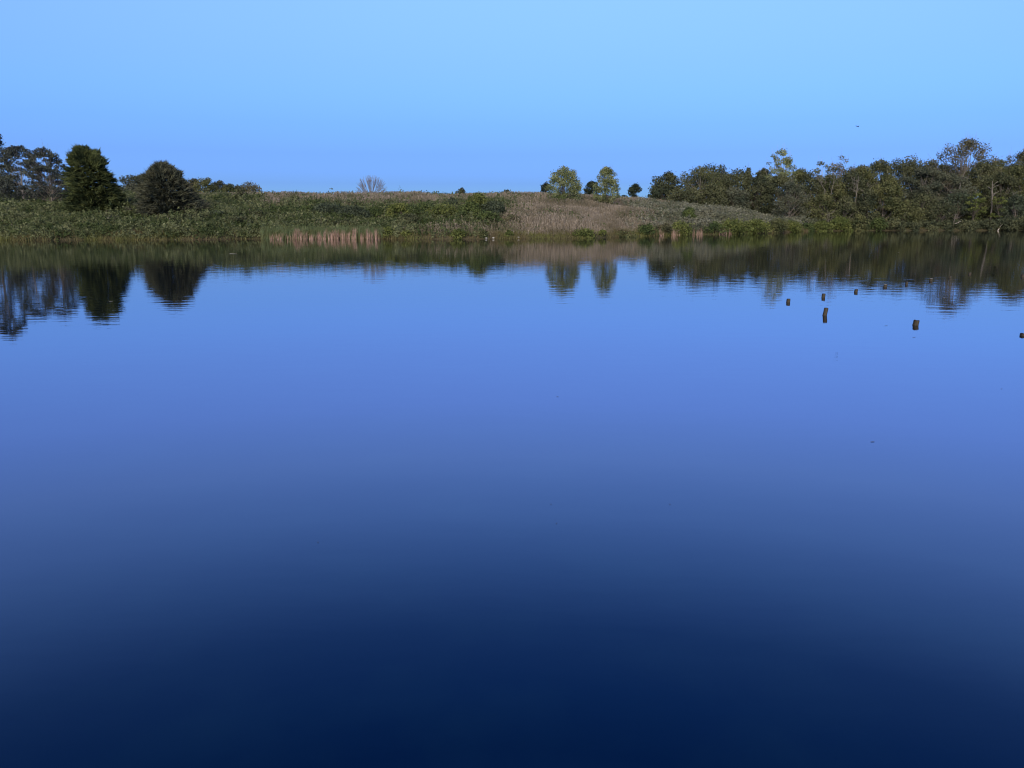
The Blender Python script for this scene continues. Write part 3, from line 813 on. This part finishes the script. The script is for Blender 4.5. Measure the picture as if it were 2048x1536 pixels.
X, Y, Z, s, P = scatter(rng, 14000, -80, 1640, 2, 55, lambda X, Y, P, s: sm(.42, .62, noise(X, Y, .17, 31)))
h = rng.uniform(.5, 1.15, len(X))
weeds('scattered_weeds', X, Y, Z, h, rng, F['shrub'], 8, .14, .13, 'scattered darker weed stalks over the whole bank', 'weeds')

# cattails ---------------------------------------------------------------
def cattail_geo(rng, pxa, pxb, n, Yoff=(-.9, .5)):
    px = rng.uniform(pxa, pxb, n)
    X = np.array([x_at(p_, 89.5 if p_ < 1000 else shore_depth(470.5)) for p_ in px])
    Y = shore(X) + rng.uniform(*Yoff, n)
    return X, Y
def cattail_verts(rng, X, Y, h0, h1, w, z=-.02, base_h=None, lean=.08):
    n = len(X); a = rng.normal(size=n) * .5; d = np.stack([np.cos(a), np.sin(a), 0 * a], 1)
    zb = np.full(n, z) if base_h is None else base_h
    b = np.stack([X, Y, zb], 1); h = rng.uniform(h0, h1, n)
    tip = b + np.stack([rng.normal(size=n) * lean * h, rng.normal(size=n) * lean * h, h], 1)
    V = np.empty((n, 3, 3)); V[:, 0] = b - d * w / 2; V[:, 1] = b + d * w / 2; V[:, 2] = tip
    return V.reshape(-1, 3), np.arange(n * 3).reshape(-1, 3)
rng = np.random.default_rng(99)
cl = np.sort(rng.uniform(532, 758, 90))
pc = cl[(rng.uniform(size=2300) ** .8 * 90).astype(int)] + rng.normal(size=2300) * .7
X = np.array([x_at(p_, 89.3) for p_ in pc]); Y = shore(X) + rng.uniform(-1.0, .5, len(X))
hh = .55 + .75 * noise(pc, 0 * pc, .12, 41)
V1, F1 = cattail_verts(rng, X, Y, .3 * hh, 1.2 * hh, .05, lean=.12)
px2 = rng.uniform(520, 764, 4200); X2 = np.array([x_at(p_, 90) for p_ in px2]); Y2 = shore(X2) + np.where(rng.uniform(size=len(X2)) < .12, -1.0, -.1) + rng.uniform(0, 1.5, len(X2)) * .9
V2, F2 = cattail_verts(rng, X2, Y2, .8, 1.75, .045)
o = link_mesh('cattail_stand', np.concatenate([V1, V2]), np.concatenate([F1, F2 + len(V1)]), [F['reedtan'], F['reedgreen']], fmat=np.r_[np.zeros(len(F1)), np.ones(len(F2))], var=rng.uniform(0, 1, len(F1) + len(F2)))
o['kind'] = 'stuff'; o['label'] = 'long stand of cattails with tan dead stalks and green tops at the left shore'; o['category'] = 'cattails'
for (a, b, lab) in [(1311, 1321, 'leftmost and smallest of the four cattail tufts on the right-hand bank'), (1336, 1358, 'second cattail tuft from the left, below the reddish shrub'),
                    (1381, 1405, 'densest pink-tan cattail tuft below the dull grey-green shrub'), (1431, 1459, 'rightmost cattail tuft, beside the big yellow-green shrub')]:
    n_ = int((b - a) * 1.3)
    pxs = rng.uniform(a, b, n_); yy = shore_depth(470.5 - (a - 1311) * .02)
    X = np.array([x_at(p_, yy) for p_ in pxs]); Y = shore(X) + rng.uniform(-1.0, .0, n_)
    X0, Y0 = float(X.mean()), float(Y.mean())
    root = empty('cattail_clump', (X0, Y0, 0), lab, 'cattails', 'cattail tufts on the right-hand bank')
    V1, F1 = cattail_verts(rng, X - X0, Y - Y0, .35, 1.1, .075)
    link_mesh('dead_stalks', V1, F1, F['reedtan'], root, var=rng.uniform(0, 1, len(F1)))
    n2 = n_ * 2; X2 = rng.uniform(X.min() - .4, X.max() + .4, n2); Y2 = shore(X2) + rng.uniform(-.2, .9, n2)
    V2, F2 = cattail_verts(rng, X2 - X0, Y2 - Y0, .6, 1.4, .045)
    link_mesh('green_leaves', V2, F2, F['reedgreen'], root, var=rng.uniform(0, 1, len(F2)))

# ------------------------------------------------------------------ old pier posts
pm = bark('weathered_post_wood', (.010, .008, .007), (.060, .052, .036), 7.0, .85)
pale_cap = bark('bleached_post_top', (.30, .28, .24), (.48, .46, .42), 12.0, .9)
def post(px, wl, top, wpx, dx, seed, label, cap=False):
    rng = np.random.default_rng(seed)
    Y = shore_depth(wl); X = x_at(px, Y, 0)
    zt = z_at(top, Y); r = wpx / FPX * math.hypot(Y, EYE) / 2
    H = zt
    k = dx / FPX * Y / max(H, .05)
    root = empty('wooden_post', (X, Y, 0), label, 'post', 'posts of an old pier standing in the water')
    sides = 14; th = np.arange(sides) * 2 * math.pi / sides
    prof = r * (1 + .07 * rng.normal(size=sides))
    V = []; F_ = []
    hs = [-1.3, -.2, 0, H * .33, H * .62, H * .85, H * .96]
    for i, z in enumerate(hs):
        rr = prof * (1 + .03 * rng.normal(size=sides)) * (1.03 if z <= 0 else 1.0) * (.93 if i == 6 else 1)
        zz = z + (rng.normal(size=sides) * .05 * r + rng.uniform(-.12, .12) * r * np.cos(th) if i >= 6 else 0)
        V.append(np.stack([np.cos(th) * rr + k * z, np.sin(th) * rr, np.full(sides, z) + (zz - z if i >= 6 else 0)], 1))
    for i in range(len(hs) - 1):
        for j in range(sides):
            a = i * sides + j; b = i * sides + (j + 1) % sides
            F_.append((a, b, b + sides, a + sides))
    V = np.concatenate(V)
    o = link_mesh('shaft', V, F_, pm, root, smooth=True)
    # worn end grain: domed, checked top
    last = V[-sides:]
    ctr = last.mean(0)
    C = [last, ctr + (last - ctr) * .72 + [0, 0, H * .035], ctr + (last - ctr) * .34 + [0, 0, H * .03 - .03 * r]]
    CV = np.concatenate(C + [ctr[None] + [[0, 0, H * .02]]])
    CF = []
    for i in range(2):
        for j in range(sides):
            a = i * sides + j; b = i * sides + (j + 1) % sides
            CF.append((a, b, b + sides, a + sides))
    for j in range(sides):
        CF.append((2 * sides + j, 2 * sides + (j + 1) % sides, 3 * sides))
    link_mesh('end_grain', CV + [0, 0, .002], CF, pale_cap if cap else pm, root)
for a in [
    (1649.3, 630.5, 615.6, 8.4, 2.2, 1, 'tallest post, leaning right, in front of the near row'),
    (1576.2, 604.5, 597.6, 7.4, .6, 2, 'leftmost dark stubby post in the water'),
    (1646.3, 594.6, 587.2, 6.8, .5, 3, 'dark post directly behind the tallest leaning post'),
    (1711.6, 584.2, 578.6, 6.6, .3, 4, 'post third from the left in the receding row, in the reflection edge'),
    (1770, 574.2, 568.6, 6.6, .2, 5, 'post with a pale bleached top left of the thin split post', True),
    (1813, 569, 563.2, 4.6, .1, 6, 'thin dark post between two pale-topped posts'),
    (1861.5, 561.8, 557, 6.0, .2, 7, 'pale-topped post farther right in the dark reflection', True),
    (1899.5, 555.8, 552.4, 4.2, .1, 8, 'tiny dark post far back in the dark reflection, left of the last pair'),
    (1939, 548.8, 545.2, 5.0, .8, 9, 'tiny slanted post, farthest back of the row'),
    (2045, 553.6, 548.6, 6.0, .4, 10, 'dark post at the right edge within the dark reflection'),
    (1831, 650.2, 640.4, 10.8, 1.4, 11, 'widest square-topped post, nearest on the right'),
    (2046.5, 671.2, 667, 13, .2, 12, 'low post barely above the water at the right edge'),
]:
    post(*a[:7], cap=(len(a) > 7))

# ------------------------------------------------------------------ stones, driftwood, floating bits, bird
stone = bark('pale_stone', (.42, .42, .40), (.62, .62, .60), 3.0, .9)
def rock(px, py, wpx, lab, seed, Ysh=None):
    rng = np.random.default_rng(seed)
    Y = shore_depth(py); Xr = x_at(px, Y)
    Y = float(shore(np.array([Xr]))[0]) + .15
    r = wpx / FPX * Y / 2
    import bmesh
    bm = bmesh.new(); bmesh.ops.create_icosphere(bm, subdivisions=2, radius=1)
    for v in bm.verts:
        k = 1 + .18 * rng.normal()
        v.co = (v.co.x * r * k, v.co.y * r * .8 * k, v.co.z * r * .55 * k)
    me = bpy.data.meshes.new('shore_stone'); bm.to_mesh(me); bm.free(); me.materials.append(stone)
    o = bpy.data.objects.new('shore_stone', me); COL.objects.link(o)
    o.location = (Xr, Y, max(g1(Xr, Y), 0) + r * .3); o.rotation_euler = (0, 0, rng.uniform(0, 3))
    o['label'] = lab; o['category'] = 'stone'; o['group'] = 'pale stones at the waterline'
rock(974, 476.5, 4.2, 'small pale stone, left of the bigger white stone at the waterline', 1)
rock(987, 476.5, 5.5, 'white stone at the waterline left of the low leaning shrub', 2)
rock(1036.5, 476, 6, 'flat white stone at the waterline right of the low leaning shrub', 3)
rock(1982, 461, 5, 'pale stone at the dark wooded shoreline', 4)

def stick(px0, py0, px1, py1, Y, r, lab, seed, cat='branch', name='fallen_branch', twigs=4):
    rng = np.random.default_rng(seed)
    z0, z1 = z_at(py0, Y), z_at(py1, Y)
    a = np.array([x_at(px0, Y, z0), Y, z0]); b = np.array([x_at(px1, Y, z1), Y + 1.0, z1])
    root = empty(name, tuple(a), lab, cat)
    T = Tubes(); d = b - a
    T.add([(0, 0, 0), tuple(d * .35 + rng.normal(size=3) * .05), tuple(d * .7 + rng.normal(size=3) * .06), tuple(d)], [r, r * .8, r * .6, r * .3], 6)
    T.build('limb', BK['dead'], root)
    if twigs:
        T = Tubes()
        for i in range(twigs):
            f = rng.uniform(.3, .95); s_ = d * f
            e = s_ + np.array([rng.normal() * .5, rng.normal() * .3, rng.uniform(.1, .7)]) * np.linalg.norm(d) * .35
            T = Tubes(); T.add([tuple(s_), tuple((s_ + e) / 2 + rng.normal(size=3) * .04), tuple(e)], [r * .45, r * .3, r * .12], 4)
            T.build('twig', BK['dead'], root)
stick(1995, 461.5, 2013, 448, 133.2, .10, 'pale fallen branch slanting into the water near the right edge', 1)
stick(1910, 447, 1932, 443, 135.6, .07, 'pale bent dead branch lying in the brush above the right shoreline', 2)
stick(1938, 443, 1965, 458, 135.2, .06, 'grey dead branch drooping to the water under the yellow-green sapling', 3)

leafm = bark('wet_leaf', (.05, .045, .03), (.12, .10, .06), 5.0, .6)
palef = bark('pale_floating_leaf', (.45, .42, .36), (.62, .60, .52), 5.0, .7)
def floatleaf(px, py, wpx, lab, seed, mat, asp=.45):
    rng = np.random.default_rng(seed)
    Y = shore_depth(py); X = x_at(px, Y); w = wpx / FPX * math.hypot(Y, EYE) / 2
    t = np.linspace(-1, 1, 7); hw = np.sqrt(np.clip(1 - t ** 2, 0, 1)) * asp + .01
    V = []
    for i, tt in enumerate(t):
        c = .10 * tt * tt
        V += [(tt * w, -hw[i] * w, (.14 * hw[i] + c) * w + .002), (tt * w, 0, c * w + .003), (tt * w, hw[i] * w, (.18 * hw[i] + c) * w + .002)]
    Fc = []
    for i in range(6):
        for j in range(2):
            a = i * 3 + j; Fc.append((a, a + 3, a + 4, a + 1))
    o = link_mesh('floating_leaf', V, Fc, mat)
    o.location = (X, Y, .002); o.rotation_euler = (0, 0, rng.uniform(-.35, .35))
    o['label'] = lab; o['category'] = 'leaf'; o['group'] = 'leaves floating on the lake'
for i, (px, py, w, lab, mt) in enumerate([
    (1772, 651.5, 8, 'dark slim leaf floating left of the widest post', leafm), (1745, 884, 9, 'dark curled leaf floating alone in the right foreground', leafm),
    (1115, 793.5, 5, 'small dark leaf floating near the middle of the lake', leafm), (1102, 1009, 4, 'speck of leaf floating low in the centre foreground', leafm),
    (1828, 675, 9, 'thin leaf floating just below the widest post', leafm), (2003, 778, 4, 'tiny leaf floating at the right, above the foreground', leafm),
    (466, 508, 16, 'long pale strip floating in the reflection of the left bank', palef), (222, 603, 8, 'pale fleck floating in the dark cedar reflection', palef),
    (1797, 505, 4, 'bright white fleck floating in the reflection of the wood', palef), (1760, 574.5, 5, 'pale fleck floating left of the first pale-topped post', palef),
    (1113, 1047, 4, 'speck of leaf floating just below the low centre speck', leafm), (636, 1085, 4, 'dark speck of leaf floating alone at the left of the foreground', leafm), (1340, 1009, 4, 'speck of leaf floating right of the two low centre specks', leafm),
    (1782, 577, 5, 'pale fleck floating right of the first pale-topped post', palef), (1848, 580.5, 6, 'yellowish fleck floating at the reflection edge below the posts', palef),
    (1888, 596, 5, 'pale fleck floating in the reflection of the tallest tree', palef), (1348, 533, 5, 'pale fleck floating in the reflection of the dark oak end of the wood', palef)]):
    floatleaf(px, py, w, lab, i, mt, .3 if w > 7 else .45)

# bird over the lake
Yb = 74.0; zb = z_at(253, Yb); Xb = x_at(1715, Yb, zb)
root = empty('flying_bird', (Xb, Yb, zb), 'small dark bird flying over the lake at the right', 'bird')
root.rotation_euler = (0, R(22), R(20))
bmat = bark('dark_plumage', (.025, .025, .03), (.05, .05, .06), 8.0, .8)
T = Tubes(); T.add([(-.15, 0, 0), (-.11, 0, .005), (-.03, 0, .01), (.06, 0, .008), (.10, 0, .012), (.135, 0, .008), (.16, 0, 0)], [.004, .014, .028, .026, .019, .017, .002], 8)
T.build('body', bmat, root)
for s_ in (-1, 1):
    V = [(.07, .02 * s_, .012), (-.03, .02 * s_, .008), (.075, .10 * s_, .05), (-.01, .11 * s_, .045), (.0, .23 * s_, .03), (-.03, .16 * s_, .04)]
    V = V + [(x, y, z - .006) for x, y, z in V]
    Fc = [(0, 1, 3, 2), (2, 3, 5, 4), (6, 8, 9, 7), (8, 10, 11, 9), (0, 2, 8, 6), (2, 4, 10, 8), (4, 5, 11, 10), (5, 3, 9, 11), (3, 1, 7, 9), (1, 0, 6, 7)]
    link_mesh('wing', V, Fc, bmat, root)
V = [(-.13, -.01, .003), (-.13, .01, .003), (-.24, -.045, .003), (-.19, 0, .003), (-.24, .045, .003)]
V = V + [(x, y, z - .005) for x, y, z in V]
link_mesh('tail', V, [(0, 2, 3), (0, 3, 1), (1, 3, 4), (5, 8, 7), (5, 6, 8), (6, 9, 8), (0, 5, 7, 2), (2, 7, 8, 3), (3, 8, 9, 4), (4, 9, 6, 1), (1, 6, 5, 0)], bmat, root)
